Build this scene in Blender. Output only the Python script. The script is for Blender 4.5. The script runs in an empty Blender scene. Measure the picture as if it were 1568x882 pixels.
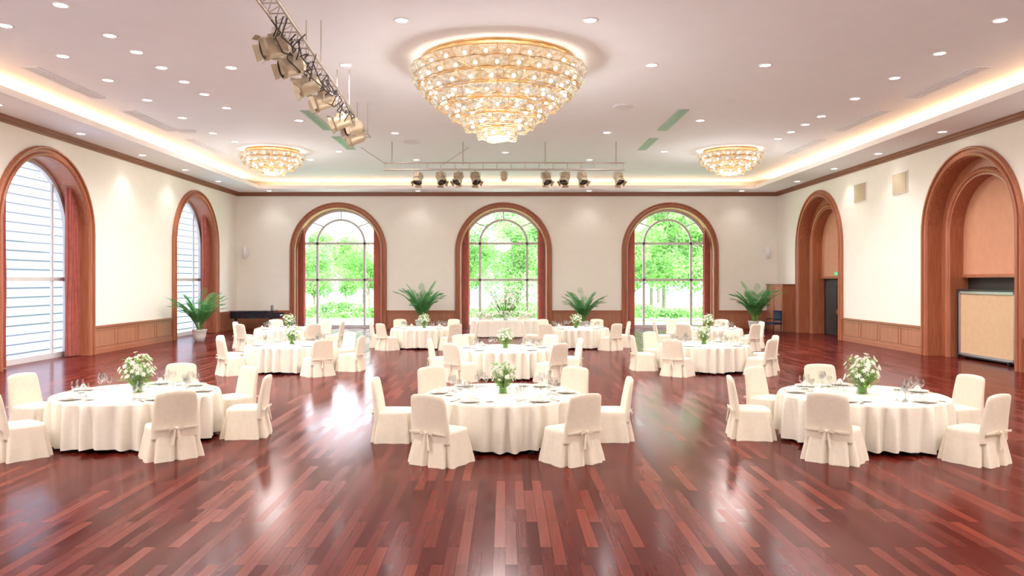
import bpy, math, random
from mathutils import Matrix, Vector, Euler
random.seed(7)
PI=math.pi
sc=bpy.context.scene
sc.view_settings.view_transform='Standard'
sc.view_settings.exposure=0.5
sc.view_settings.gamma=1.06

# ---------------------------------------------------------------- materials
def mat(name,col,rough=0.5,metal=0.0,emit=None,es=0.0,var=0.06,scale=8.0,bump=0.0,spec=0.5,transl=0.0,sheen=0.0):
    m=bpy.data.materials.new(name); m.use_nodes=True
    nt=m.node_tree; N=nt.nodes; L=nt.links
    b=N['Principled BSDF']; out=N['Material Output']
    tc=N.new('ShaderNodeTexCoord'); nz=N.new('ShaderNodeTexNoise'); nz.inputs['Scale'].default_value=scale
    nz.inputs['Detail'].default_value=3
    L.new(tc.outputs['Object'],nz.inputs['Vector'])
    cr=N.new('ShaderNodeValToRGB')
    a=[max(0,c*(1-var)) for c in col]; d=[min(1,c*(1+var)) for c in col]
    cr.color_ramp.elements[0].color=(*a,1); cr.color_ramp.elements[1].color=(*d,1)
    cr.color_ramp.elements[0].position=.3; cr.color_ramp.elements[1].position=.7
    L.new(nz.outputs['Fac'],cr.inputs['Fac']); L.new(cr.outputs['Color'],b.inputs['Base Color'])
    b.inputs['Roughness'].default_value=rough; b.inputs['Metallic'].default_value=metal
    b.inputs['Specular IOR Level'].default_value=spec
    if sheen: b.inputs['Sheen Weight'].default_value=sheen
    if emit:
        b.inputs['Emission Color'].default_value=(*emit,1); b.inputs['Emission Strength'].default_value=es
    if bump:
        bp=N.new('ShaderNodeBump'); bp.inputs['Strength'].default_value=bump; bp.inputs['Distance'].default_value=.02
        L.new(nz.outputs['Fac'],bp.inputs['Height']); L.new(bp.outputs['Normal'],b.inputs['Normal'])
    if transl:
        tr=N.new('ShaderNodeBsdfTranslucent'); L.new(cr.outputs['Color'],tr.inputs['Color'])
        mx=N.new('ShaderNodeMixShader'); mx.inputs[0].default_value=transl
        L.new(b.outputs[0],mx.inputs[1]); L.new(tr.outputs[0],mx.inputs[2]); L.new(mx.outputs[0],out.inputs['Surface'])
    return m
def wood(name,c1,c2,rough=.35,axis='Z',sc_=1.0):
    m=bpy.data.materials.new(name); m.use_nodes=True
    nt=m.node_tree; N=nt.nodes; L=nt.links; b=N['Principled BSDF']
    tc=N.new('ShaderNodeTexCoord'); mp=N.new('ShaderNodeMapping')
    s={'Z':(14,14,.8),'Y':(14,.8,14),'X':(.8,14,14)}[axis]
    mp.inputs['Scale'].default_value=[q*sc_ for q in s]
    nz=N.new('ShaderNodeTexNoise'); nz.inputs['Scale'].default_value=1.5; nz.inputs['Detail'].default_value=5
    cr=N.new('ShaderNodeValToRGB'); cr.color_ramp.elements[0].color=(*c1,1); cr.color_ramp.elements[1].color=(*c2,1)
    cr.color_ramp.elements[0].position=.3; cr.color_ramp.elements[1].position=.7
    L.new(tc.outputs['Object'],mp.inputs[0]); L.new(mp.outputs[0],nz.inputs['Vector']); L.new(nz.outputs['Fac'],cr.inputs[0])
    L.new(cr.outputs[0],b.inputs['Base Color']); b.inputs['Roughness'].default_value=rough
    return m
M={}
M['wall']=mat('wall_plaster',(.90,.86,.79),.85,var=.012,scale=3,spec=.2)
M['ceil']=mat('ceiling_paint',(.87,.90,.97),.9,var=.01,scale=2,spec=.2)
M['soffit']=mat('soffit_paint',(.88,.87,.91),.9,var=.01,scale=2,spec=.2)
M['wood']=wood('arch_wood',(.31,.088,.040),(.43,.145,.070),.35)
M['wood2']=wood('panel_wood',(.34,.125,.065),(.46,.18,.10),.4)
M['crown']=wood('crown_wood',(.20,.07,.035),(.32,.13,.07),.4,'Y')
M['peach']=mat('niche_panel_fabric',(.60,.27,.155),.6,var=.05,scale=4)
M['white']=mat('white_frame_paint',(.85,.85,.86),.4,var=.01)
M['frame']=mat('window_frame_paint',(.58,.55,.57),.4,var=.01)  # white window frames, colour darkened to look backlit
M['cloth']=mat('ivory_tablecloth',(.86,.80,.70),.8,var=.02,scale=20,bump=.1,sheen=.15)
M['cover']=mat('ivory_chair_cover',(.80,.71,.58),.8,var=.03,scale=16,bump=.15,sheen=.15)
M['black']=mat('black_metal',(.015,.015,.018),.35,.3)
M['dark']=mat('dark_opening',(.02,.012,.01),.6)
M['piano']=mat('piano_lacquer',(.01,.012,.02),.08,var=.1)
M['navy']=mat('navy_upholstery',(.012,.016,.06),.6)
M['key']=mat('piano_keys',(.8,.8,.78),.3)
M['chrome']=mat('brushed_aluminium',(.50,.50,.51),.35,.9)
M['lampbody']=mat('stage_lamp_enamel',(.46,.37,.26),.45,.4)
M['lens']=mat('stage_lamp_lens',(.03,.03,.03),.1)
M['truss']=mat('truss_steel',(.50,.44,.40),.4,.5)
M['cable']=mat('rubber_cable',(.04,.03,.03),.6)
M['curtain']=mat('terracotta_curtain',(.44,.10,.07),.8,var=.15,scale=5,transl=.3,sheen=.3)
M['gold']=mat('chandelier_brass',(.68,.43,.20),.3,.8)
M['leaf']=mat('palm_leaf',(.14,.44,.16),.5,var=.4,scale=6,transl=.3)
M['stem']=mat('plant_stem',(.16,.30,.06),.6,var=.2)
M['pot']=mat('ceramic_pot',(.75,.72,.68),.3)
M['soil']=mat('soil',(.05,.03,.02),.9,var=.3)
M['petal']=mat('white_petal',(.93,.93,.86),.6,var=.04,scale=12,transl=.3)
M['green']=mat('bouquet_leaf',(.22,.50,.08),.5,var=.3,scale=12,transl=.3)
M['porcelain']=mat('porcelain',(.88,.88,.86),.15,var=.01)
M['rim']=mat('plate_gold_rim',(.55,.38,.15),.3,.8)
M['silver']=mat('cutlery_silver',(.8,.8,.8),.2,1)
M['board']=mat('partition_fabric',(.62,.41,.24),.8,var=.05,scale=6)
M['speaker']=mat('speaker_grille',(.52,.42,.29),.7,var=.15,scale=60)
M['vent']=mat('vent_metal',(.36,.46,.46),.5,.3)
M['vent2']=mat('vent_painted',(.76,.76,.82),.6)
M['grass']=mat('lawn_grass',(.24,.44,.11),.9,var=.25,scale=1.5)
M['terrace']=mat('terrace_stone',(.85,.85,.86),.8,var=.06,scale=1)
M['tleaf']=mat('tree_leaf',(.185,.37,.09),.6,var=.5,scale=.6,transl=.4)
M['bark']=mat('tree_bark',(.16,.13,.10),.9,var=.3)
M['hill']=mat('hill_forest',(.22,.34,.24),1,var=.25,scale=.15)
M['lampface']=mat('downlight_glow',(1,1,1),.5,emit=(1,.97,.92),es=9)
M['bulb']=mat('bulb_glow',(1,1,1),.5,emit=(1,.84,.58),es=8)
M['strip']=mat('cove_led',(1,1,1),.5,emit=(1,.56,.25),es=18)
M['exit']=mat('exit_sign_green',(.05,.5,.2),.4,emit=(.1,.8,.35),es=.4)

def mixmat(name,build):
    m=bpy.data.materials.new(name); m.use_nodes=True
    nt=m.node_tree; N=nt.nodes; L=nt.links; N.remove(N['Principled BSDF'])
    build(N,L,N['Material Output']); return m
def b_glass(N,L,o):
    t=N.new('ShaderNodeBsdfTransparent'); t.inputs[0].default_value=(.97,.99,.98,1)
    g=N.new('ShaderNodeBsdfGlossy'); g.inputs['Roughness'].default_value=.03
    x=N.new('ShaderNodeMixShader'); x.inputs[0].default_value=.04; L.new(t.outputs[0],x.inputs[1]); L.new(g.outputs[0],x.inputs[2]); L.new(x.outputs[0],o.inputs[0])
M['glass']=mixmat('window_glass',b_glass)
def b_wglass(N,L,o):
    t=N.new('ShaderNodeBsdfTransparent'); t.inputs[0].default_value=(.88,.90,.91,1)
    g=N.new('ShaderNodeBsdfGlossy'); g.inputs['Roughness'].default_value=.15
    f=N.new('ShaderNodeLayerWeight'); f.inputs[0].default_value=.35
    x=N.new('ShaderNodeMixShader'); L.new(f.outputs['Facing'],x.inputs[0]); L.new(t.outputs[0],x.inputs[1]); L.new(g.outputs[0],x.inputs[2]); L.new(x.outputs[0],o.inputs[0])
M['wglass']=mixmat('wine_glass_crystal',b_wglass)
def b_blind(N,L,o):
    tc=N.new('ShaderNodeTexCoord'); w=N.new('ShaderNodeTexWave'); w.bands_direction='Z'; w.inputs['Scale'].default_value=1.15
    L.new(tc.outputs['Object'],w.inputs['Vector'])
    cr=N.new('ShaderNodeValToRGB'); cr.color_ramp.elements[0].color=(.040,.040,.046,1); cr.color_ramp.elements[1].color=(.235,.245,.26,1)
    cr.color_ramp.elements[0].position=.0; cr.color_ramp.elements[1].position=.22
    L.new(w.outputs['Fac'],cr.inputs[0])
    t=N.new('ShaderNodeBsdfTransparent'); L.new(cr.outputs[0],t.inputs[0])
    tr=N.new('ShaderNodeBsdfTranslucent'); L.new(cr.outputs[0],tr.inputs[0])
    x=N.new('ShaderNodeMixShader'); x.inputs[0].default_value=.7
    L.new(t.outputs[0],x.inputs[1]); L.new(tr.outputs[0],x.inputs[2]); L.new(x.outputs[0],o.inputs[0])
M['blind']=mixmat('sheer_shade',b_blind)
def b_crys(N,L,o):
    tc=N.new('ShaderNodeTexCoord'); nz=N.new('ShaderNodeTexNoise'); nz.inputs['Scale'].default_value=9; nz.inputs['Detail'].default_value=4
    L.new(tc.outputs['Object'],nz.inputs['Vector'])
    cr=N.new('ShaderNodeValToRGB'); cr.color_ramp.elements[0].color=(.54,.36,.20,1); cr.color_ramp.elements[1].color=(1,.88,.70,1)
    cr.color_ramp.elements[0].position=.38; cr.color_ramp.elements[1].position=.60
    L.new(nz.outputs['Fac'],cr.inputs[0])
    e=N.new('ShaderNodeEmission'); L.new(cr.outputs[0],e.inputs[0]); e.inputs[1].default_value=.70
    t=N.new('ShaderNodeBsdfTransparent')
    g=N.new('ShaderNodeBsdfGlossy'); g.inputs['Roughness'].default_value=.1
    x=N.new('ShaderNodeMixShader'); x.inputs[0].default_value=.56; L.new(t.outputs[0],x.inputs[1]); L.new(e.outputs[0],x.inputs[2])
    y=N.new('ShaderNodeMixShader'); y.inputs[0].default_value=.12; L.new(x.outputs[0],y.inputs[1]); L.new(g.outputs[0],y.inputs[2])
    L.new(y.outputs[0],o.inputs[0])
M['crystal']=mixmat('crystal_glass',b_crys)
# floor : lacquered planks = pigmented diffuse under a soft lacquer reflection
def floor_mat():
    m=bpy.data.materials.new('jatoba_plank_floor'); m.use_nodes=True
    nt=m.node_tree; N=nt.nodes; L=nt.links; N.remove(N['Principled BSDF'])
    tc=N.new('ShaderNodeTexCoord'); sp=N.new('ShaderNodeSeparateXYZ'); cb=N.new('ShaderNodeCombineXYZ')
    L.new(tc.outputs['Object'],sp.inputs[0]); L.new(sp.outputs[1],cb.inputs[0]); L.new(sp.outputs[0],cb.inputs[1])
    br=N.new('ShaderNodeTexBrick'); L.new(cb.outputs[0],br.inputs['Vector'])
    br.inputs['Scale'].default_value=1; br.inputs['Brick Width'].default_value=1.15; br.inputs['Row Height'].default_value=.105
    br.inputs['Mortar Size'].default_value=.002; br.inputs['Mortar Smooth'].default_value=.1; br.offset=.37; br.offset_frequency=2
    br.inputs['Color1'].default_value=(0,0,0,1); br.inputs['Color2'].default_value=(1,1,1,1); br.inputs['Mortar'].default_value=(0,0,0,1)
    cr=N.new('ShaderNodeValToRGB'); e=cr.color_ramp.elements
    e[0].color=(.055,.0045,.003,1); e[0].position=0; e[1].color=(.165,.022,.009,1); e[1].position=1
    q=e.new(.25); q.color=(.070,.006,.0035,1); q=e.new(.55); q.color=(.092,.0085,.0045,1); q=e.new(.8); q.color=(.118,.0125,.006,1)
    L.new(br.outputs['Color'],cr.inputs[0])
    mp=N.new('ShaderNodeMapping'); mp.inputs['Scale'].default_value=(1.2,28,1); L.new(cb.outputs[0],mp.inputs[0])
    nz=N.new('ShaderNodeTexNoise'); nz.inputs['Scale'].default_value=1.5; nz.inputs['Detail'].default_value=6; L.new(mp.outputs[0],nz.inputs['Vector'])
    mr=N.new('ShaderNodeMapRange'); mr.inputs[1].default_value=.3; mr.inputs[2].default_value=.7; mr.inputs[3].default_value=.8; mr.inputs[4].default_value=1.18
    L.new(nz.outputs['Fac'],mr.inputs[0])
    mu=N.new('ShaderNodeVectorMath'); mu.operation='SCALE'; L.new(cr.outputs[0],mu.inputs[0]); L.new(mr.outputs[0],mu.inputs['Scale'])
    mo=N.new('ShaderNodeMix'); mo.data_type='RGBA'; mo.inputs[7].default_value=(.025,.004,.003,1)
    L.new(br.outputs['Fac'],mo.inputs[0]); L.new(mu.outputs[0],mo.inputs[6])
    d=N.new('ShaderNodeBsdfDiffuse'); L.new(mo.outputs[2],d.inputs[0])
    g=N.new('ShaderNodeBsdfGlossy'); g.inputs['Color'].default_value=(1,.93,.98,1)
    r2=N.new('ShaderNodeMapRange'); r2.inputs[3].default_value=.14; r2.inputs[4].default_value=.21; L.new(br.outputs['Color'],r2.inputs[0]); L.new(r2.outputs[0],g.inputs['Roughness'])
    lw=N.new('ShaderNodeLayerWeight'); lw.inputs[0].default_value=.5
    pw=N.new('ShaderNodeMath'); pw.operation='POWER'; pw.inputs[1].default_value=5; L.new(lw.outputs['Facing'],pw.inputs[0])
    mm=N.new('ShaderNodeMath'); mm.operation='MULTIPLY_ADD'; mm.inputs[1].default_value=.42; mm.inputs[2].default_value=.03; L.new(pw.outputs[0],mm.inputs[0])
    x=N.new('ShaderNodeMixShader'); L.new(mm.outputs[0],x.inputs[0]); L.new(d.outputs[0],x.inputs[1]); L.new(g.outputs[0],x.inputs[2])
    L.new(x.outputs[0],N['Material Output'].inputs[0])
    return m
M['floor']=floor_mat()

# ---------------------------------------------------------------- mesh builder
class MB:
    def __init__(s): s.v=[];s.f=[];s.m=[];s.sm=[];s.mats=[];s.M=Matrix.Identity(4)
    def mi(s,k):
        if k not in s.mats: s.mats.append(k)
        return s.mats.index(k)
    def add(s,vs,fs,k,smooth=False):
        o=len(s.v); i=s.mi(k)
        for p in vs:
            q=s.M@Vector(p); s.v.append((q.x,q.y,q.z))
        for f in fs: s.f.append(tuple(o+a for a in f)); s.m.append(i); s.sm.append(smooth)
    def box(s,c,d,k,rz=0):
        x,y,z=[a/2 for a in d]; R=Matrix.Rotation(rz,3,'Z')
        vs=[Vector(c)+R@Vector((sx*x,sy*y,sz*z)) for sz in(-1,1) for sy in(-1,1) for sx in(-1,1)]
        s.add(vs,[(0,2,3,1),(4,5,7,6),(0,1,5,4),(2,6,7,3),(0,4,6,2),(1,3,7,5)],k)
    def lathe(s,prof,c,k,n=16,smooth=True):
        vs=[];fs=[]
        for r,z in prof:
            for i in range(n):
                a=2*PI*i/n; vs.append((c[0]+r*math.cos(a),c[1]+r*math.sin(a),c[2]+z))
        for j in range(len(prof)-1):
            for i in range(n):
                fs.append((j*n+i,j*n+(i+1)%n,(j+1)*n+(i+1)%n,(j+1)*n+i))
        s.add(vs,fs,k,smooth)
    def tube(s,p0,p1,r,k,n=8,r1=None,cap=True):
        p0=Vector(p0);p1=Vector(p1); d=(p1-p0)
        if d.length<1e-6: return
        q=d.to_track_quat('Z','Y').to_matrix(); r1=r if r1 is None else r1
        vs=[];
        for p,rr in((p0,r),(p1,r1)):
            for i in range(n):
                a=2*PI*i/n; vs.append(p+q@Vector((rr*math.cos(a),rr*math.sin(a),0)))
        fs=[(i,(i+1)%n,n+(i+1)%n,n+i) for i in range(n)]
        s.add(vs,fs,k,True)
        if cap: s.add(vs,[tuple(range(n-1,-1,-1)),tuple(range(n,2*n))],k)
    def sphere(s,c,r,k,n=10,m=6,sz=1):
        s.lathe([(max(1e-4,r*math.sin(PI*j/m)),-r*sz*math.cos(PI*j/m)) for j in range(m+1)],c,k,n)
    def torus(s,c,R,r,k,n=48,m=6):
        vs=[];fs=[]
        for i in range(n):
            a=2*PI*i/n
            for j in range(m):
                b=2*PI*j/m; rr=R+r*math.cos(b); vs.append((c[0]+rr*math.cos(a),c[1]+rr*math.sin(a),c[2]+r*math.sin(b)))
        for i in range(n):
            for j in range(m):
                fs.append((i*m+j,((i+1)%n)*m+j,((i+1)%n)*m+(j+1)%m,i*m+(j+1)%m))
        s.add(vs,fs,k,True)
    def mesh(s,name):
        me=bpy.data.meshes.new(name); me.from_pydata(s.v,[],s.f)
        for k in s.mats: me.materials.append(M[k])
        me.polygons.foreach_set('material_index',s.m); me.polygons.foreach_set('use_smooth',s.sm)
        me.update(); return me
    def obj(s,name): return place(name,s.mesh(name))
def place(name,me,loc=(0,0,0),rz=0,scale=1):
    o=bpy.data.objects.new(name,me); o.location=loc; o.rotation_euler=(0,0,rz)
    o.scale=(scale,)*3 if not isinstance(scale,tuple) else scale
    sc.collection.objects.link(o); return o

# ---------------------------------------------------------------- room
YB=38.4; XL=-13.45; XR=13.62; YF=-4.0; ZC=7.30; ZS=6.82; CAMH=2.4
TH=.8
TB=lambda u,z,n:(u,YB+n,z)
TL=lambda u,z,n:(XL-n,u,z)
TR=lambda u,z,n:(XR+n,u,z)
RO=2.13; SPR=3.90      # arch opening radius, springing height
BU=[-8.38,-.1,8.25]; SU=[33.3,22.5,11.7,.9]
def archz(du,r=RO): return SPR+math.sqrt(max(0,r*r-du*du))
def wall(name,T,u0,u1,cents,ztop,th=TH):
    mb=MB(); K=20
    for n in (0,th):
        cur=u0
        for c in sorted(cents):
            mb.add([T(cur,0,n),T(c-RO,0,n),T(c-RO,ztop,n),T(cur,ztop,n)],[(0,1,2,3)],'wall')
            us=[c-RO*math.cos(PI*i/K) for i in range(K+1)]
            for a,b in zip(us,us[1:]):
                mb.add([T(a,archz(a-c),n),T(b,archz(b-c),n),T(b,ztop,n),T(a,ztop,n)],[(0,1,2,3)],'wall')
            cur=c+RO
        mb.add([T(cur,0,n),T(u1,0,n),T(u1,ztop,n),T(cur,ztop,n)],[(0,1,2,3)],'wall')
    return mb.obj(name)
wall('wall_back',TB,XL-.9,XR+.9,BU,ZC+.3)
wall('wall_left',TL,YF,YB+.9,SU,ZC+.3)
wall('wall_right',TR,YF,YB+.9,SU,ZC+.3)
mb=MB(); mb.box(((XL+XR)/2,YF-.15,3.8),(29.5,.3,7.6),'wall'); mb.obj('wall_front')
mb=MB(); mb.box(((XL+XR)/2,(YF+YB)/2+.4,-.1),(XR-XL+2.4,YB-YF+1.6,.2),'floor'); mb.obj('floor')
mb=MB(); mb.box(((XL+XR)/2,(YF+YB)/2,ZC+.15),(XR-XL+1.8,YB-YF+1.8,.3),'ceil'); mb.obj('ceiling')
# soffit with cove lip
SW=1.6; mb=MB()
def soff(x0,x1,y0,y1): mb.box(((x0+x1)/2,(y0+y1)/2,ZS+.03),(x1-x0,y1-y0,.06),'soffit')
soff(XL,XL+SW,YF,YB); soff(XR-SW,XR,YF,YB); soff(XL+SW,XR-SW,YB-SW,YB); soff(XL+SW,XR-SW,YF,YF+1.2)
h=.17
mb.box((XL+SW,(YF+YB)/2+(-.2),ZS+h/2),(.05,YB-YF-2.8,h),'soffit')
mb.box((XR-SW,(YF+YB)/2+(-.2),ZS+h/2),(.05,YB-YF-2.8,h),'soffit')
mb.box(((XL+XR)/2,YB-SW,ZS+h/2),(XR-XL-2*SW+.05,.05,h),'soffit')
mb.obj('ceiling_soffit')
mb=MB()
mb.box((XL+SW-.55,(YF+YB)/2-.2,ZS+.09),(.07,YB-YF-3.4,.04),'strip')
mb.box((XR-SW+.55,(YF+YB)/2-.2,ZS+.09),(.07,YB-YF-3.4,.04),'strip')
mb.box(((XL+XR)/2,YB-SW+.55,ZS+.09),(XR-XL-2*SW,.07,.04),'strip')
mb.obj('cove_light_strip')
# crown
def tbox(mb,T,u0,u1,z0,z1,n0,n1,k):
    vs=[T(u,z,n) for n in(n0,n1) for z in(z0,z1) for u in(u0,u1)]
    mb.add(vs,[(0,2,3,1),(4,5,7,6),(0,1,5,4),(2,6,7,3),(0,4,6,2),(1,3,7,5)],k)
i=1
for T,a,b in((TB,XL,XR),(TL,YF,YB),(TR,YF,YB)):
    mb=MB()
    tbox(mb,T,a,b,6.64,6.71,-.06,0,'crown'); tbox(mb,T,a,b,6.71,6.79,-.13,0,'crown'); tbox(mb,T,a,b,6.79,6.82,-.17,0,'crown')
    mb.obj('trim_%d'%i); i+=1
# wainscot
for nm,T,u0,u1,cs in(('back',TB,XL,XR,BU),('left',TL,YF,YB,SU),('right',TR,YF,YB,SU)):
    mb=MB(); cur=u0
    ed=[]
    for c in sorted(cs): ed.append((cur,c-RO-.30)); cur=c+RO+.30
    ed.append((cur,u1))
    for a,b in ed:
        if b-a<.1: continue
        tbox(mb,T,a,b,0,.86,-.03,0,'wood2'); tbox(mb,T,a,b,.86,.92,-.07,0,'wood'); tbox(mb,T,a,b,0,.14,-.055,0,'wood')
        n=max(1,int((b-a)/1.2)); w=(b-a)/n
        for q in range(n):
            p=a+q*w+.08; r=a+(q+1)*w-.08
            for x in((p,r,.22,.25),(p,r,.76,.79)): tbox(mb,T,x[0],x[1],x[2],x[3],-.045,0,'wood')
            tbox(mb,T,p,p+.03,.22,.79,-.045,0,'wood'); tbox(mb,T,r-.03,r,.22,.79,-.045,0,'wood')
    mb.obj('baseboard_'+nm)

def path(uc,r,z0=0,K=28,spr=SPR):
    P=[(uc-r,z0),(uc-r,z0+(spr-z0)*.5)]
    P+= [(uc-r*math.cos(PI*i/K),spr+r*math.sin(PI*i/K)) for i in range(K+1)]
    P+= [(uc+r,z0+(spr-z0)*.5),(uc+r,z0)]
    return P
def sweep(mb,T,uc,r,prof,k,z0=0,spr=SPR,close=False,smooth=False):
    rings=[]
    for dr,n in prof:
        rings.append([T(u,z,n) for u,z in path(uc,r+dr,z0,spr=spr)])
    L=len(rings[0]); vs=[p for rg in rings for p in rg]; fs=[]
    m=len(prof)
    for j in range(m if close else m-1):
        j2=(j+1)%m
        for i in range(L-1): fs.append((j*L+i,j*L+i+1,j2*L+i+1,j2*L+i))
    mb.add(vs,fs,k,smooth)
def ngon(mb,T,uc,r,n,k,z0=0,spr=SPR,ztop=None):
    P=path(uc,r,z0,spr=spr); mb.add([T(u,z,n) for u,z in P],[tuple(range(len(P)))],k)
MOLD=[(0,.8),(0,-.05),(.03,-.11),(.08,-.13),(.12,-.10),(.13,-.06),(.21,-.06),(.23,-.12),(.27,-.13),(.30,-.09),(.30,0)]
def arcbar(mb,T,uc,r,w,n0,n1,spr,k,K=24,a0=0,a1=PI):
    vs=[]
    for i in range(K+1):
        a=a0+(a1-a0)*i/K
        for rr,n in((r-w/2,n0),(r+w/2,n0),(r+w/2,n1),(r-w/2,n1)):
            vs.append(T(uc-rr*math.cos(a),spr+rr*math.sin(a),n))
    fs=[]
    for i in range(K):
        for j in range(4): fs.append((i*4+j,(i+1)*4+j,(i+1)*4+(j+1)%4,i*4+(j+1)%4))
    mb.add(vs,fs,k)
def curtain(T,uc,side,inner=1.70):
    mb=MB(); NU=60; NZ=10; vs=[];fs=[]
    for i in range(NU+1):
        t=i/NU; du=inner+(2.09-inner)*t
        zt=archz(du,2.11)-.02
        for j in range(NZ+1):
            z=.03+(zt-.03)*j/NZ
            n=.28+.09*math.sin(t*2*PI*(5 if inner>1.6 else 7)+.3*math.sin(j*.7))+.01*math.sin(j+i)
            vs.append(T(uc+side*du,z,n))
    for i in range(NU):
        for j in range(NZ): fs.append((i*(NZ+1)+j,(i+1)*(NZ+1)+j,(i+1)*(NZ+1)+j+1,i*(NZ+1)+j+1))
    mb.add(vs,fs,'curtain',True)
    mb.obj('curtain')
wi=1; ti=4
def window(T,uc,shade):
    global wi,ti
    mb=MB(); sweep(mb,T,uc,RO,MOLD,'wood'); mb.obj('trim_%d'%ti); ti+=1
    mb=MB()
    r=RO-.005
    sweep(mb,T,uc,r,[(0,.60),(-.12,.60),(-.12,.72),(0,.72)],'frame',z0=.0)
    tbox(mb,T,uc-r,uc+r,0,.16,.58,.74,'frame')
    tbox(mb,T,uc-r,uc+r,2.39,2.51,.62,.70,'frame')
    if not shade:
        tbox(mb,T,uc-r,uc+r,4.24,4.36,.62,.70,'frame')
        for du in(-1.2,1.2): tbox(mb,T,uc+du-.06,uc+du+.06,.1,4.30,.62,.70,'frame')
        arcbar(mb,T,uc,1.2,.11,.62,.70,4.30,'frame')
        for a in(45,90,135):
            a=math.radians(a); c,s=math.cos(a),math.sin(a)
            p0=(uc-1.2*c,4.30+1.2*s); R2=RO-.06
            p1=(uc-R2*c,SPR+R2*s)
            mb.tube(T(p0[0],p0[1],.66),T(p1[0],p1[1],.66),.04,'frame',6)
        ngon(mb,T,uc,r-.05,.665,'glass',.05)
    else:
        tbox(mb,T,uc+1.30,uc+1.38,.1,5.4,.64,.70,'frame')
        ngon(mb,T,uc,r-.02,.77,'blind',.0)
    mb.obj('window_%d'%wi); wi+=1
    for s in(-1,1): curtain(T,uc,s,1.5 if shade else 1.72)
for u in BU: window(TB,u,False)
for u in SU: window(TL,u,True)
# niches on right wall
def niche(uc,kind):
    global ti
    mb=MB(); T=TR
    sweep(mb,T,uc,RO,[(0,.4)]+MOLD[1:],'wood')
    RI=1.62
    sweep(mb,T,uc,RI,[(RO-RI,.4),(.22,.4),(.20,.34),(.14,.31),(.08,.34),(.05,.38),(0,.38),(0,.95)],'wood')
    mb.obj('trim_%d'%ti); ti+=1
    mb=MB()
    P=[(uc-RI,2.5)]+[(uc-RI*math.cos(PI*i/28),SPR+RI*math.sin(PI*i/28)) for i in range(29)]+[(uc+RI,2.5)]
    mb.add([T(u,z,.8) for u,z in P],[tuple(range(len(P)))],'peach')
    tbox(mb,T,uc-RI,uc+RI,2.50,2.60,.74,.96,'wood')
    mb.add([T(uc-RI,0,.95),T(uc+RI,0,.95),T(uc+RI,2.5,.95),T(uc-RI,2.5,.95)],[(0,1,2,3)],'dark')
    mb.obj('wall_right_niche')
    if kind=='door':
        mb=MB()
        for s in(-1,1):
            a,b=(uc-1.5,uc-.01) if s<0 else (uc+.01,uc+1.5)
            tbox(mb,T,a,b,.01,2.40,.86,.92,'dark')
            tbox(mb,T,a+.15,b-.15,.2,1.0,.84,.86,'dark'); tbox(mb,T,a+.15,b-.15,1.2,2.2,.84,.86,'dark')
        tbox(mb,T,uc-.1,uc-.06,.95,1.15,.80,.84,'gold'); tbox(mb,T,uc+.06,uc+.1,.95,1.15,.80,.84,'gold')
        mb.obj('door_1' if uc>30 else 'door_2')
        mb=MB(); tbox(mb,T,uc-.14,uc+.14,2.64,2.78,.74,.80,'exit'); mb.obj('exit_sign')
    else:
        mb=MB()
        u0,u1=uc-1.20,uc+1.38
        tbox(mb,T,u0,u1,.16,2.02,.55,.60,'board')
        for a,b,c,d in((u0-.04,u0+.04,.1,2.08),(u1-.04,u1+.04,.1,2.08),(u0,u1,.1,.18),(u0,u1,2.00,2.08)):
            tbox(mb,T,a,b,c,d,.52,.63,'chrome')
        tbox(mb,T,u0-.08,u1+.08,2.08,2.14,.50,.65,'black'); tbox(mb,T,u0-.08,u1+.08,.07,.11,.50,.65,'black')
        tbox(mb,T,u0-.08,u0-.04,.1,2.1,.50,.65,'black'); tbox(mb,T,u1+.04,u1+.08,.1,2.1,.50,.65,'black')
        for u in(u0+.1,u1-.1):
            tbox(mb,T,u-.03,u+.03,.07,.12,.42,.73,'black')
            for n in(.45,.70):
                mb.tube(T(u-.02,.04,n),T(u+.02,.04,n),.04,'black',10)
        mb.obj('rolling_partition_board')
niche(33.3,'door'); niche(22.5,'board'); niche(11.7,'door'); niche(.9,'board')
# wall speakers
for u in(29.35,26.4):
    mb=MB(); tbox(mb,TR,u-.50,u+.50,5.4,6.15,-.04,0,'white'); tbox(mb,TR,u-.46,u+.46,5.44,6.11,-.06,-.04,'speaker'); mb.obj('wall_speaker_grille')
for x in(-13.0,13.1):
    mb=MB(); mb.lathe([(.001,-.3),(.10,-.26),(.12,0),(.10,.26),(.001,.3)],(x,YB-.16,3.8),'white',12)
    mb.box((x,YB-.03,3.8),(.12,.06,.3),'white'); mb.obj('wall_sconce')

# ---------------------------------------------------------------- ceiling fixtures
DL=[(-1.95,14.4),(1.59,14.4),(-3.62,17.4),(3.32,17.4),(5.9,17.4),(-6.3,17.6),(-7.9,15.3),(-9.65,16.7),(-7.9,16.4),(-7.9,17.6),(-7.9,18.85),(-7.9,20.1),(-7.9,21.7),
(-9.7,18.7),(-9.7,20.75),(-9.7,23),(-9.7,25.4),(-9.5,26.9),(-6.3,23.4),(-3.66,25.4),(0,29.2),(3.35,25.3),(5.95,23.4),(9.3,14.4),(9.35,16.5),(9.4,18.5),(9.4,20.6),(9.4,22.8),(9.4,24),(9.4,25.2),(9.4,26.4),
(-9.6,14.7),(-7.9,13.6),(-9.6,12.5),(9.3,12),(-3.6,31),(3.4,31),(-7.9,31),(7.9,31),(-6.3,29),(6,29),
(-9.6,8),(-3.6,9),(3.4,9),(9.3,8),(-9.6,3),(-3.6,3),(3.4,3),(9.3,3),(-3.6,-1),(3.4,-1)]  # this row: unseen downlights, added as fill light
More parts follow.
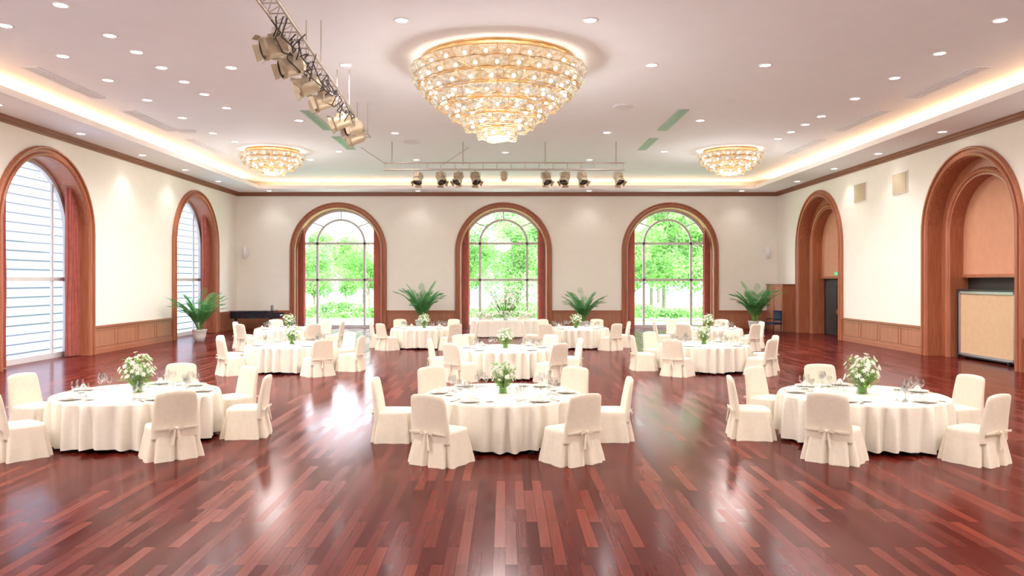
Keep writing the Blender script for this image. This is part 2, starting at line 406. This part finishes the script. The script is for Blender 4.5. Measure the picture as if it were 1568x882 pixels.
SD=[(-12.75,y) for y in(5,11,15.5,19.2,23,26.9,30.5,34)]+[(12.95,y) for y in(5,11,15,18.8,22.7,26.6,30.2,34)]+[(x,37.6) for x in(-11.6,-4.3,4.1,11.6)]
mb=MB()
for (x,y),z in [(p,ZC) for p in DL]+[(p,ZS) for p in SD]:
    mb.lathe([(.16,0.0),(.16,-.012),(.12,-.014),(.115,-.004)],(x,y,z),'white',16)
    mb.lathe([(.115,-.006),(.0005,-.006)],(x,y,z),'lampface',16)
mb.obj('recessed_downlights')
def spot(x,y,z,e,ang=1.9,col=(1,.96,.91),r=.12):
    l=bpy.data.lights.new('downlight_lamp','SPOT'); l.energy=e; l.spot_size=ang; l.spot_blend=.8; l.color=col; l.shadow_soft_size=r
    o=bpy.data.objects.new('downlight_lamp',l); o.location=(x,y,z); sc.collection.objects.link(o)
for k,(x,y) in enumerate(DL): spot(x,y,ZC-.05,(350 if y<12 else 275),2.7)  # unseen near ones run stronger, as fill
for x,y in SD: spot(x,y,ZS-.05,(70 if y<37 else 35),1.9)
# vents
mb=MB()
def vent(x,y0,y1,w,k):
    mb.box((x,(y0+y1)/2,ZC-.012),(w,y1-y0,.024),k)
    for q in range(3): mb.box((x-w/2+w*(q+1)/4,(y0+y1)/2,ZC-.03),(.02,y1-y0-.08,.02),k)
vent(5.1,21.9,24.9,.32,'vent'); vent(5.1,26.3,28.6,.32,'vent'); vent(-5.75,22.0,24.8,.32,'vent'); vent(-5.75,26.0,28.5,.32,'vent')
for x in(-10.9,10.9):
    for y in(17.5,22.0,26.5): vent(x,y,y+3,.4,'vent2')
for x,y in((3.3,21.5),(-3.3,27),(-10.4,25)): mb.lathe([(.3,0),(.3,-.03),(.24,-.05),(.001,-.05)],(x,y,ZC),'vent2',20)
mb.obj('ceiling_air_vents')

def chandelier(x,y,tiers,canR,el=.34,energy=100):
    mb=MB(); mb.M=Matrix.Translation((x,y,0))
    mb.lathe([(canR*.9,ZC),(canR*.9,ZC-.05),(canR*.86,ZC-.06),(.01,ZC-.06)],(0,0,0),'gold',40)
    for ti_,(z,r,hh) in enumerate(tiers):
        mb.torus((0,0,z+hh/2),r,.016,'gold',64,6); mb.torus((0,0,z-hh/2),r*.985,.012,'gold',64,6)
        n=max(5,round(2*PI*r/el)); off=(ti_%2)*PI/n
        for i in range(n):
            a0=off+2*PI*i/n; w=2*PI/n*.97
            vs=[];K=8
            for q in range(K+1):
                t=q/K; a=a0+w*t; bulge=.10*math.sin(PI*t)
                for jz,(dz,sh) in enumerate(((hh/2-.03*math.sin(PI*t),1),(0,1.03),(-hh/2*(0.6+.65*math.sin(PI*t)),.95))):
                    rr=(r+bulge)*sh; vs.append((rr*math.cos(a),rr*math.sin(a),z+dz))
            fs=[]
            for q in range(K):
                for j in range(2): fs.append((q*3+j,q*3+j+1,(q+1)*3+j+1,(q+1)*3+j))
            mb.add(vs,fs,'crystal',True)
            for q in range(K):
                mb.tube(vs[q*3+2],vs[(q+1)*3+2],.012,'gold',4,cap=False)
                mb.tube(vs[q*3],vs[(q+1)*3],.010,'gold',4,cap=False)
            mb.tube(vs[0],vs[2],.012,'gold',4,cap=False)
            am=a0+w/2; rb=max(.02,r-.10)
            mb.sphere((rb*math.cos(am),rb*math.sin(am),z-.01),.042,'bulb',8,5)
        for i in range(6):
            a=i*PI/3; mb.tube((0,0,z+hh/2),(r*math.cos(a),r*math.sin(a),z+hh/2),.012,'gold',5)
    zb=tiers[-1][0]
    mb.tube((0,0,ZC-.05),(0,0,zb),.04,'gold',10)
    r=tiers[-1][1]; zz=zb-tiers[-1][2]/2
    mb.lathe([(r*.95,zz),(r*.7,zz-.05),(r*.3,zz-.08),(.001,zz-.09)],(0,0,0),'crystal',20)
    mb.obj('crystal_chandelier')
    l=bpy.data.lights.new('chandelier_lamp','POINT'); l.color=(1,.92,.84); l.shadow_soft_size=.6; l.energy=energy
    o=bpy.data.objects.new('chandelier_lamp',l); o.location=(x,y,zb-.35); sc.collection.objects.link(o)
chandelier(-.16,17.1,[(7.03,1.84,.20),(6.82,1.80,.22),(6.60,1.62,.22),(6.38,1.36,.24),(6.14,1.04,.24),(5.90,.72,.22),(5.68,.38,.2)],1.9,.48,480)
ST=[(7.06,1.12,.17),(6.88,1.02,.18),(6.70,.78,.18),(6.52,.46,.16)]
chandelier(-8.75,28.8,ST,1.1,.4,220)
chandelier(8.45,28.8,ST,1.1,.4,220)
chandelier(-8.75,5.4,ST,1.1,.4,700)  # unseen pair assumed by symmetry, added to light the near ceiling
chandelier(8.45,5.4,ST,1.1,.4,700)

# ---------------------------------------------------------------- stage lights
def stage_lamp(mb,p,aim,s=1.0):
    """fresnel spotlight hanging below point p"""
    p=Vector(p); c=p-Vector((0,0,.30*s))
    old=mb.M
    q=Vector(aim).normalized().to_track_quat('Z','Y').to_matrix().to_4x4()
    mb.tube(p,p-Vector((0,0,.08*s)),.03*s,'truss',6)
    side=q.to_3x3()@Vector((1,0,0)); side.z=0; side=side.normalized()
    for sg in(-1,1):
        a=c+side*sg*.19*s
        mb.tube(p-Vector((0,0,.08*s))+side*sg*.19*s,a,.014*s,'truss',5)
    mb.tube(p-Vector((0,0,.08*s))-side*.19*s,p-Vector((0,0,.08*s))+side*.19*s,.014*s,'truss',5)
    mb.M=old@Matrix.Translation(c)@q@Matrix.Scale(s,4)
    mb.lathe([(.001,-.24),(.10,-.23),(.15,-.16),(.16,.10),(.175,.12),(.175,.17),(.155,.17)],(0,0,0),'lampbody',16)
    mb.lathe([(.155,.15),(.001,.18)],(0,0,0),'lens',16)
    mb.box((0,.14,-.05),(.16,.10,.2),'lampbody')
    for k in range(4):
        R=Matrix.Rotation(k*PI/2,4,'Z'); M0=mb.M; mb.M=M0@R
        mb.add([(-.12,.165,.17),(.12,.165,.17),(.13,.20,.25),(-.13,.20,.25)],[(0,1,2,3)],'lampbody')
        mb.M=M0
    mb.M=old
mb=MB(); A=Vector((-3.40,10.3,6.45)); B=Vector((-3.95,21.6,6.45))
side=Vector((.14,0,0))
for o_ in(-side,side): mb.tube(A+o_,B+o_,.025,'truss',8)
mb.tube(A+Vector((0,0,.2)),B+Vector((0,0,.2)),.02,'truss',8)
n=26
for i in range(n+1):
    p=A.lerp(B,i/n); mb.tube(p-side,p+side,.012,'truss',5)
    if i<n:
        q=A.lerp(B,(i+.5)/n)+Vector((0,0,.2)); r=A.lerp(B,(i+1)/n)
        for s_ in(-side,side): mb.tube(p+s_,q,.009,'truss',4); mb.tube(q,r+s_,.009,'truss',4)
for t in(.06,.36,.66,.95):
    p=A.lerp(B,t)
    for s_ in(-side,side): mb.tube(p+s_,(p.x+s_.x,p.y,ZC-.01),.012,'truss',5)
rl=random.Random(4)
for y,ox in((12.2,-.20),(13.3,-.18),(14.6,-.16),(15.9,-.12),(17.9,-.08),(18.6,.1),(19.9,-.02)):
    t=(y-A.y)/(B.y-A.y); p=A.lerp(B,t)
    mb.tube(p-side,p+Vector((ox,0,-.02)),.022,'truss',6)
    stage_lamp(mb,p+Vector((ox,0,-.02)),(-.9,-.45+rl.uniform(-.2,.3),-.34),1.05)
    for rep in range(4):
        off=rl.uniform(-.15,.15); sg=rl.uniform(.2,.5)
        pts=[p+Vector((off+.1*math.sin(k*2.3+y+rep),.17*k-.4,.02-sg*math.sin(PI*k/5))) for k in range(6)]
        for a,b in zip(pts,pts[1:]): mb.tube(a,b,.012,'cable',5,cap=False)
mb.obj('stage_lighting_truss')
mb=MB(); yt=27.0
mb.tube((-4.3,yt,6.32),(4.2,yt,6.32),.035,'truss',8); mb.tube((-4.3,yt,6.56),(4.2,yt,6.56),.025,'truss',8)
for i in range(18):
    x=-4.25+8.4*i/17; mb.tube((x,yt,6.32),(x,yt,6.56),.012,'truss',5)
for x in(-4.0,-1.5,1.4,3.9):
    mb.tube((x,yt,6.5),(x,yt,ZC-.01),.02,'truss',6)
for x,s_ in((-4.2,-1),(-2.2,1)):
    mb.tube((x,yt,6.5),(x-.0+s_*.9,yt,7.1),.015,'truss',5)
for x in(-3.08,-2.28,-1.66,-1.06,-.05,1.43,2.1,2.7,3.98):
    stage_lamp(mb,(x,yt,6.30),(.35*math.sin(x*5),-.5,-.8) if abs(x)>.1 else (0,.2,-1),1.0 if abs(x)>.1 else .7)
mb.obj('stage_lighting_bar')

# ---------------------------------------------------------------- chair
def chair_mesh():
    mb=MB(); W,D,S,H=.30,.275,.43,.92; N=120
    def rr(t,w,d,p=5):
        a=2*PI*t; c,s=math.cos(a),math.sin(a)
        k=(abs(c)**p+abs(s)**p)**(-1/p); return c*k*w,s*k*d
    lv=[(S+.015,.90,0),(S+.008,.97,0),(S-.02,1.0,0),(S-.08,1.02,.1),(.30,1.05,.35),(.18,1.12,.65),(.08,1.18,.9),(0.0,1.22,1)]
    vs=[];fs=[]
    for z,sc_,am in lv:
        for i in range(N):
            t=i/N; x,y=rr(t,W,D); a=2*PI*t
            f=0
            for ac in(PI*.25,PI*.75,PI*1.25,PI*1.75,PI*1.5):
                dd=abs((a-ac+PI)%(2*PI)-PI); f-= .26*math.exp(-(dd/.06)**2); f+=.07*math.exp(-((dd-.17)/.08)**2)
            f+=.035*math.sin(9*a+1)
            k=sc_+f*am; vs.append((x*k,y*k,z))
    for j in range(len(lv)-1):
        for i in range(N): fs.append((j*N+i,(j+1)*N+i,(j+1)*N+(i+1)%N,j*N+(i+1)%N))
    o=len(vs)
    for i in range(N):
        x,y=rr(i/N,W*.5,D*.5); vs.append((x,y,S+.035))
    for i in range(N): fs.append((i,(i+1)%N,o+(i+1)%N,o+i))
    fs.append(tuple(o+i for i in range(N)))
    mb.add(vs,fs,'cover',True)
    lv=[(.30,.300,.045,-.245),(.45,.296,.048,-.250),(.60,.286,.045,-.268),(.75,.276,.04,-.292),(.86,.265,.036,-.31),(.90,.25,.032,-.317),(.92,.21,.02,-.32)]
    vs=[];fs=[];n=32
    for z,w,d,yc in lv:
        for i in range(n):
            x,y=rr(i/n,w,d,4); 
            y2=yc+y+.25*(x*x)*.6
            vs.append((x*(1+.01*math.sin(z*30)),y2,z+(.012*math.cos(x*9)if z>.85 else 0)))
    for j in range(len(lv)-1):
        for i in range(n): fs.append((j*n+i,j*n+(i+1)%n,(j+1)*n+(i+1)%n,(j+1)*n+i))
    fs.append(tuple((len(lv)-1)*n+i for i in range(n)))
    mb.add(vs,fs,'cover',True)
    mb.box((0,-.306,.43),(.57,.02,.025),'cover')
    mb.sphere((0,-.325,.43),.022,'cover',8,5)
    for sg in(-1,1):
        mb.add([(0,-.325,.435),(sg*.09,-.335,.47),(sg*.10,-.33,.40),(0,-.325,.425)],[(0,1,2,3)],'cover')
        mb.add([(0,-.325,.43),(sg*.03,-.335,.43),(sg*.08,-.36,.22),(sg*.04,-.36,.22)],[(0,1,2,3)],'cover')
    for x in(-.2,.2):
        for y in(-.17,.17): mb.tube((x,y,0),(x,y,.2),.02,'black',6)
    me=mb.mesh('dining_chair'); return me
CH=chair_mesh()
def cloth_mesh(seed,R=1.19,t=.69,rect=None):
    rnd=random.Random(seed); mb=MB(); N=360
    ph=[rnd.uniform(0,6.28) for _ in range(5)]
    def base(a,r):
        if rect:
            c,s=math.cos(a),math.sin(a); p=8; k=(abs(c)**p+abs(s)**p)**(-1/p); return c*k*rect[0]*r/R,s*k*rect[1]*r/R
        return r*math.cos(a),r*math.sin(a)
    lv=[(R*.3,t+.002,0),(R*.7,t+.001,0),(R*.975,t,0),(R*.995,t-.008,0),(R+.004,t-.035,.2),(R+.006,t-.12,.7),(R+.008,t-.25,.95),(R+.01,t-.42,1.1),(R+.012,.12,1.2),(R+.012,.055,1.22)]
    vs=[];fs=[]
    for r,z,am in lv:
        for i in range(N):
            a=2*PI*i/N
            w=.6*math.sin(27*a+ph[0]+1.4*math.sin(3*a+ph[1]))+.4*math.sin(41*a+ph[2]+math.sin(5*a))+.2*math.sin(13*a+ph[3])
            w=.072*w*am
            x,y=base(a,r+w-.02*am); vs.append((x,y,z+(.015*math.sin(7*a+ph[4]) if z<.06 else 0)))
    for j in range(len(lv)-1):
        for i in range(N): fs.append((j*N+i,(j+1)*N+i,(j+1)*N+(i+1)%N,j*N+(i+1)%N))
    fs.append(tuple(range(N)))
    mb.add(vs,fs,'cloth',True)
    for a in range(8 if not rect else 4):
        q=a*PI/4+PI/8 if not rect else a*PI/2+PI/4; k=.55 if rect else .88
        x,y=base(q,R*k); mb.tube((x,y,0),(x,y,t-.03),.025,'black',8); mb.box((x,y,.012),(.1,.1,.024),'black')
    return mb.mesh('banquet_table')
CL=[cloth_mesh(s) for s in(1,2,3)]
GP=[(.001,.003),(.036,.002),(.034,.006),(.006,.012),(.004,.09),(.012,.10),(.036,.125),(.042,.155),(.034,.205)]
def flower(mb,c,d,s,rnd):
    q=Vector(d).normalized().to_track_quat('Z','Y').to_matrix().to_4x4(); old=mb.M
    mb.M=old@Matrix.Translation(c)@q@Matrix.Scale(s,4)
    for ring,(n,op,l) in enumerate(((6,.9,1),(5,.45,.7))):
        for i in range(n):
            a=2*PI*i/n+ring*.5; w=.42
            p=lambda r,da,z:(r*math.cos(a+da),r*math.sin(a+da),z)
            mb.add([(0,0,0),p(.55*l,-w,.25),p(l,0,.45*(1.4-op)),p(.55*l,w,.25)],[(0,1,2,3)],'petal')
    mb.M=old
def leaf(mb,p,d,l,w,k,droop=.3):
    p=Vector(p); d=Vector(d).normalized(); s=d.cross(Vector((0,0,1)))
    if s.length<.01: s=Vector((1,0,0))
    s=s.normalized()*w
    m=p+d*l*.5+Vector((0,0,.0)); e=p+d*l-Vector((0,0,droop*l))
    mb.add([p,m-s,e,m+s],[(0,1,2,3)],k)
def bouquet(seed,tall=.54,spread=.22,nf=88,ng=80,size=.038):
    rnd=random.Random(seed); mb=MB()
    mb.lathe([(.001,.002),(.055,.002),(.06,.03),(.05,.10),(.001,.12)],(0,0,0),'green',14)
    mb.lathe([(.001,.004),(.075,.004),(.07,.02),(.06,.12),(.085,.24),(.08,.24),(.055,.12)],(0,0,0),'wglass',16)
    for i in range(nf):
        a=rnd.uniform(0,2*PI); rr=spread*math.sqrt(rnd.random()); z=tall*(.36+.74*rnd.random()*(1-.45*rr/spread))
        c=Vector((rr*math.cos(a),rr*math.sin(a),z))
        mb.tube((c.x*.12,c.y*.12,.06),c,.0035,'stem',4,cap=False)
        flower(mb,c,(c.x*2,c.y*2,.12+rnd.random()*.2),size*rnd.uniform(.7,1.3),rnd)
    for i in range(ng):
        a=rnd.uniform(0,2*PI); rr=spread*.95*math.sqrt(rnd.random()); z=tall*(.02+.75*rnd.random())
        leaf(mb,(rr*.6*math.cos(a),rr*.6*math.sin(a),z+.03),(math.cos(a),math.sin(a),rnd.uniform(.1,1.0)),rnd.uniform(.08,.16),rnd.uniform(.010,.02),'green',.15)
    return mb.mesh('flower_centerpiece')
BQ=[bouquet(s) for s in(11,12,13)]
def setting(angs,seed,R=1.19):
    rnd=random.Random(seed); mb=MB()
    for a in angs:
        a=math.radians(a)
        mb.M=Matrix.Rotation(a-PI/2,4,'Z')@Matrix.Translation((0,R-.22,.003))
        mb.lathe([(.001,.004),(.09,.004),(.155,.018),(.16,.022),(.155,.02),(.10,.01),(.001,.009)],(0,0,0),'porcelain',24)
        mb.lathe([(.152,.021),(.162,.024)],(0,0,0),'rim',24)
        mb.add([(-.06,-.05,.02),(.06,-.05,.02),(.045,.05,.02),(-.045,.05,.02),(-.02,0,.10),(.02,0,.10)],[(0,1,5,4),(1,2,5),(2,3,4,5),(3,0,4)],'cloth')
        for x in(-.21,-.235,.20,.225):
            mb.box((x,0,.004),(.012,.20,.005),'silver'); mb.box((x,.12,.004),(.022,.05,.006),'silver')
        for x,y,s in((.16,-.20,1.25),(.26,-.16,1.1),(.07,-.25,1.0),(.21,-.30,.9)):
            M0=mb.M; mb.M=M0@Matrix.Translation((x,y,0))@Matrix.Scale(s,4); mb.lathe(GP,(0,0,0),'wglass',12); mb.M=M0
        mb.lathe([(.001,.006),(.05,.006),(.075,.014)],(-.24,-.17,0),'porcelain',16)
    return mb.mesh('table_place_settings')
def table(x,y,chairs,v,bq=True,bs=1.0,rad=1.63):
    place('banquet_table',CL[v],(x,y,0),v*.7)
    angs=[c[0] if isinstance(c,tuple) else c for c in chairs]
    place('table_place_settings',setting(angs,v),(x,y,.692))
    if bq: place('flower_centerpiece',BQ[v],(x,y,.694),v,bs)
    for c in chairs:
        a,r=(c if isinstance(c,tuple) else (c,rad)); ar=math.radians(a)
        j=random.uniform(-.06,.06)
        place('dining_chair',CH,(x+r*math.cos(ar),y+r*math.sin(ar),0),ar+PI/2+j)
table(-.04,11.65,[180,(-119,1.68),(-57,1.68),2,50,130],0,bs=.95)
table(-5.64,11.75,[(168,1.8),-129,-50,6,52,(95,1.65)],1,bs=1.15)
table(5.40,11.60,[172,125,-127,-58,12,(85,1.65)],2,bs=1.15)
table(-5.77,20.7,[180,-140,-52,-5,48,130],2)
table(0,19.5,[178,-132,-48,5,50,130],1)
table(5.36,20.7,[180,-128,-45,0,52,128],0)
table(-2.95,27.8,[180,-135,-50,0,60,125],1)
table(2.55,27.8,[180,-128,-48,0,60,125],2)
table(-7.8,27.6,[180,-130,-50,0,60,120],0)
table(7.3,27.6,[180,-130,-50,0,60,120],1)
# head table
HT=cloth_mesh(9,1.19,.72,rect=(1.45,.42)); place('head_table',HT,(0,32.6,0))
mb=MB(); rnd=random.Random(5)
for i in range(220):
    x=rnd.uniform(-1.3,1.3); y=rnd.uniform(-.22,.1); z=.08+.3*rnd.random()
    flower(mb,(x,y-.1,z),(rnd.uniform(-.5,.5),-.6,.6),.065*rnd.uniform(.7,1.2),rnd)
for i in range(260):
    x=rnd.uniform(-1.3,1.3); y=rnd.uniform(-.3,.15); leaf(mb,(x,y,.08+.15*rnd.random()),(rnd.uniform(-1,1),rnd.uniform(-1,.3),rnd.uniform(.2,.8)),.14,.025,'green',.1)
for i in range(170):
    a=rnd.uniform(0,2*PI); r=.5*math.sqrt(rnd.random()); z=.5+1.05*rnd.random()*(1-.5*r)
    c=Vector((r*math.cos(a)*1.8,r*math.sin(a)*.5,z)); mb.tube((0,0,.05),c,.005,'stem',4,cap=False); flower(mb,c,(c.x,c.y-.3,.4),.085,rnd)
mb.lathe([(.001,.005),(.10,.005),(.08,.2),(.10,.3)],(0,0,0),'porcelain',16)
me=mb.mesh('head_table_flowers'); place('head_table_flowers',me,(0,32.6,.73))
for x in(-.8,.8): place('dining_chair',CH,(x,33.6,0),PI)

# ---------------------------------------------------------------- palms
def palm(seed):
    rnd=random.Random(seed); mb=MB()
    mb.lathe([(.001,.0),(.20,.0),(.26,.25),(.30,.48),(.32,.50),(.32,.53),(.28,.53),(.27,.46),(.001,.46)],(0,0,0),'pot',24)
    mb.lathe([(.27,.47),(.001,.48)],(0,0,0),'soil',16)
    for i in range(38):
        a=rnd.uniform(0,2*PI); L_=rnd.uniform(1.2,2.1); lean=rnd.uniform(.06,.60)
        p=Vector((.08*math.cos(a),.08*math.sin(a),.47)); d=Vector((math.cos(a)*lean*.5,math.sin(a)*lean*.5,1)).normalized()
        K=15; pts=[p.copy()]
        for k in range(K):
            p=p+d*(L_/K); d=(d+Vector((math.cos(a)*.07*(.5+lean),math.sin(a)*.07*(.5+lean),-.07*(.3+lean*1.1)*(k/K*1.7)))).normalized(); pts.append(p.copy())
        for k in range(K):
            mb.tube(pts[k],pts[k+1],.012*(1-k/K)+.004,'stem',5,cap=False)
            if k>=4:
                t=(k-4)/(K-4); l=.34*math.sin(PI*(.18+.75*t))
                dd=(pts[k+1]-pts[k]).normalized(); sd=dd.cross(Vector((0,0,1)))
                if sd.length<.05: sd=Vector((math.sin(a),-math.cos(a),0))
                sd.normalize()
                for sg in(-1,1):
                    for h_ in(0,.5):
                        leaf(mb,pts[k].lerp(pts[k+1],h_),dd*.9+sd*sg+Vector((0,0,.1)),l,.026,'leaf',.2)
    return mb.mesh('potted_palm')
PM=[palm(3),palm(4)]
for i,(x,y,s) in enumerate(((-12.1,30.3,.90),(-4.0,36.6,1.0),(3.7,36.6,.88),(11.6,35.6,1.0))): place('potted_palm',PM[i%2],(x,y,0),i*1.3,s)

# ---------------------------------------------------------------- piano, bench, cabinet, chair
mb=MB()
out=[(-.75,-.7),(.75,-.7),(.75,-.2),(.75,.3),(.66,.62),(.45,.9),(.25,1.15),(.0,1.32),(-.3,1.38),(-.6,1.28),(-.75,1.0)]
def prism(mb,out,z0,z1,k):
    n=len(out); vs=[(x,y,z0) for x,y in out]+[(x,y,z1) for x,y in out]
    mb.add(vs,[tuple(range(n-1,-1,-1)),tuple(range(n,2*n))]+[(i,(i+1)%n,n+(i+1)%n,n+i) for i in range(n)],k)
prism(mb,out,.62,.94,'piano'); prism(mb,[(x*1.02,y*1.02) for x,y in out],.95,.98,'piano')
mb.box((0,-.85,.68),(1.5,.32,.10),'piano'); mb.box((0,-.88,.74),(1.3,.16,.02),'key')
for x in(-.72,.72): mb.box((x,-.85,.76),(.07,.32,.14),'piano')
mb.box((0,-.55,1.10),(.7,.03,.24),'piano')
for x,y in((-.62,-.6),(.62,-.6),(-.2,1.1)): mb.tube((x,y,0),(x,y,.62),.045,'piano',10,.075)
mb.tube((0,-.55,.08),(0,-.55,.62),.03,'piano',8); mb.box((0,-.6,.08),(.3,.2,.06),'piano')
me=mb.mesh('grand_piano'); place('grand_piano',me,(-11.8,36.9,0),PI/2+.15)
mb=MB(); mb.box((0,0,.46),(.7,.34,.08),'black')
for x in(-.3,.3):
    for y in(-.13,.13): mb.tube((x,y,0),(x,y,.43),.022,'black',8)
me=mb.mesh('piano_bench'); place('piano_bench',me,(-10.3,36.7,0),PI/2)
mb=MB(); mb.box((13.27,36.95,1.1),(.60,2.2,2.2),'wood'); mb.box((13.27,36.95,2.22),(.66,2.28,.05),'crown'); mb.box((13.27,36.95,.05),(.64,2.24,.10),'crown')
for y in(36.42,37.48):
    mb.box((12.96,y,1.15),(.02,.95,1.9),'wood2'); mb.box((12.94,y+(.4 if y<37 else -.4),1.1),(.03,.03,.2),'gold')
mb.obj('wooden_cabinet')
mb=MB(); mb.box((0,0,.44),(.55,.5,.1),'navy'); mb.box((0,-.24,.78),(.52,.06,.5),'navy')
for x in(-.24,.24):
    for y in(-.22,.22): mb.tube((x,y,0),(x,y,.42),.02,'black',8)
    mb.tube((x,-.24,.4),(x,-.24,1.0),.02,'black',8); mb.tube((x,-.22,.64),(x,.2,.64),.02,'black',8); mb.tube((x,.2,.42),(x,.2,.64),.016,'black',6)
me=mb.mesh('navy_armchair'); place('navy_armchair',me,(12.35,35.3,0),PI/2+.4)

# ---------------------------------------------------------------- exterior
mb=MB(); mb.box((0,85,-.30),(260,88,.2),'grass'); mb.obj('lawn')
mb=MB(); mb.box((-45,12,-.30),(60,56,.2),'terrace'); mb.obj('terrace_paving')
mb=MB(); vs=[];fs=[]
NX,NY=40,6
for i in range(NX+1):
    for j in range(NY+1):
        x=-160+320*i/NX; y=130+j*12; e=math.sin(PI*min(1,j/NY*1.0)*.5)
        z=-.2+e*(15+7*math.sin(i*.35+1.8)+3*math.sin(i*.9)); vs.append((x,y,z))
for i in range(NX):
    for j in range(NY): fs.append((i*(NY+1)+j,(i+1)*(NY+1)+j,(i+1)*(NY+1)+j+1,i*(NY+1)+j+1))
mb.add(vs,fs,'hill',True); mb.obj('forested_hill')
def tree(seed,H=7.5,nl=6500):
    rnd=random.Random(seed); mb=MB()
    mb.tube((0,0,0),(.1,0,H*.35),.14,'bark',10,.09); cl=[]
    for i in range(14):
        a=rnd.uniform(0,2*PI); r=rnd.uniform(.3,2.3); z=H*rnd.uniform(.3,.9); r*=1.2-.9*abs(z/H-.5)
        c=Vector((r*math.cos(a),r*math.sin(a),z)); cl.append((c,rnd.uniform(.9,1.5)))
        mb.tube((.1,0,H*rnd.uniform(.2,.35)),c,.05,'bark',6,.02)
    for i in range(nl):
        c,R=rnd.choice(cl); d=Vector((rnd.gauss(0,1),rnd.gauss(0,1),rnd.gauss(0,.8))).normalized()*R*rnd.uniform(.6,1)
        p=c+d; u=Vector((rnd.uniform(-1,1),rnd.uniform(-1,1),rnd.uniform(-1,1))).normalized(); w=u.orthogonal().normalized(); s=rnd.uniform(.08,.17)
        mb.add([p-u*s,p-w*s*.6,p+u*s,p+w*s*.6],[(0,1,2,3)],'tleaf')
    return mb.mesh('deciduous_tree')
TM=[tree(1),tree(2),tree(5,8.5)]
rnd=random.Random(3)
for x,y,s,k in((-14,56,.7,0),(-11,62,.8,1),(-8,70,.8,0),(-18,74,.9,2),(-2.8,58,1.0,1),(.8,54,.85,2),(3.4,62,1.15,0),(8.5,56,1.0,1),(12,58,1.15,2),(15,62,1.2,0),(7.2,72,1.2,2),(19,66,1.4,1),(-24,66,1,2),(24,60,1.2,0),(-12.5,90,.9,1),(0,80,1.3,2),(11,80,1.4,0),(-4,84,1,1),(-20,96,1.0,2),(-28,92,1.1,0),(18,90,1.5,2),(-16,86,.8,1),(5,94,1.4,1),(26,84,1.3,1),(14.5,76,1.4,1),(10.5,66,1.2,0),(-7,94,.9,0)):
    place('deciduous_tree',TM[k],(x,y,-.18),rnd.uniform(0,6),s)
# hedge
mb=MB(); rnd=random.Random(8)
for i in range(9000):
    x=rnd.uniform(-20,20); z=rnd.uniform(.2,1.0+.2*math.sin(x)); y=50+rnd.uniform(-.5,.5)
    u=Vector((rnd.uniform(-1,1),rnd.uniform(-1,1),rnd.uniform(-1,1))).normalized(); w=u.orthogonal().normalized(); s=rnd.uniform(.08,.16); p=Vector((x,y,z-.2))
    mb.add([p-u*s,p-w*s*.6,p+u*s,p+w*s*.6],[(0,1,2,3)],'tleaf')
mb.obj('garden_hedge')

# ---------------------------------------------------------------- world, sun, portals, camera
w=bpy.data.worlds.new('sky'); sc.world=w; w.use_nodes=True
N=w.node_tree.nodes; L=w.node_tree.links; bg=N['Background']
tc=N.new('ShaderNodeTexCoord'); sp=N.new('ShaderNodeSeparateXYZ'); cr=N.new('ShaderNodeValToRGB')
L.new(tc.outputs['Generated'],sp.inputs[0]); L.new(sp.outputs[2],cr.inputs[0]); L.new(cr.outputs[0],bg.inputs[0])
cr.color_ramp.elements[0].color=(1,1,1,1); cr.color_ramp.elements[1].color=(.62,.80,1,1); cr.color_ramp.elements[1].position=.7
bg.inputs[1].default_value=9.0
s=bpy.data.lights.new('sun','SUN'); s.energy=5; s.angle=.05; s.color=(1,.96,.88)
o=bpy.data.objects.new('sun',s); o.rotation_euler=(math.radians(42),0,math.radians(25)); sc.collection.objects.link(o)
def portal(loc,rot):
    l=bpy.data.lights.new('window_portal','AREA'); l.shape='RECTANGLE'; l.size=4.4; l.size_y=6.2
    try: l.cycles.is_portal=True
    except Exception as e: print('portal',e)
    o=bpy.data.objects.new('window_portal',l); o.location=loc; o.rotation_euler=rot; sc.collection.objects.link(o)
for u in BU: portal((u,YB+.85,3.05),(-PI/2,0,0))
for u in SU: portal((XL-.85,u,3.05),Euler((-PI/2,0,PI/2)))
cd=bpy.data.cameras.new('camera'); cam=bpy.data.objects.new('camera',cd); sc.collection.objects.link(cam)
cam.location=(0,0,CAMH); cam.rotation_euler=(PI/2,0,0); cd.sensor_width=36; cd.lens=36*1173/1568
cd.shift_x=10/1568; cd.shift_y=-11/1568; cd.clip_end=500
sc.camera=cam
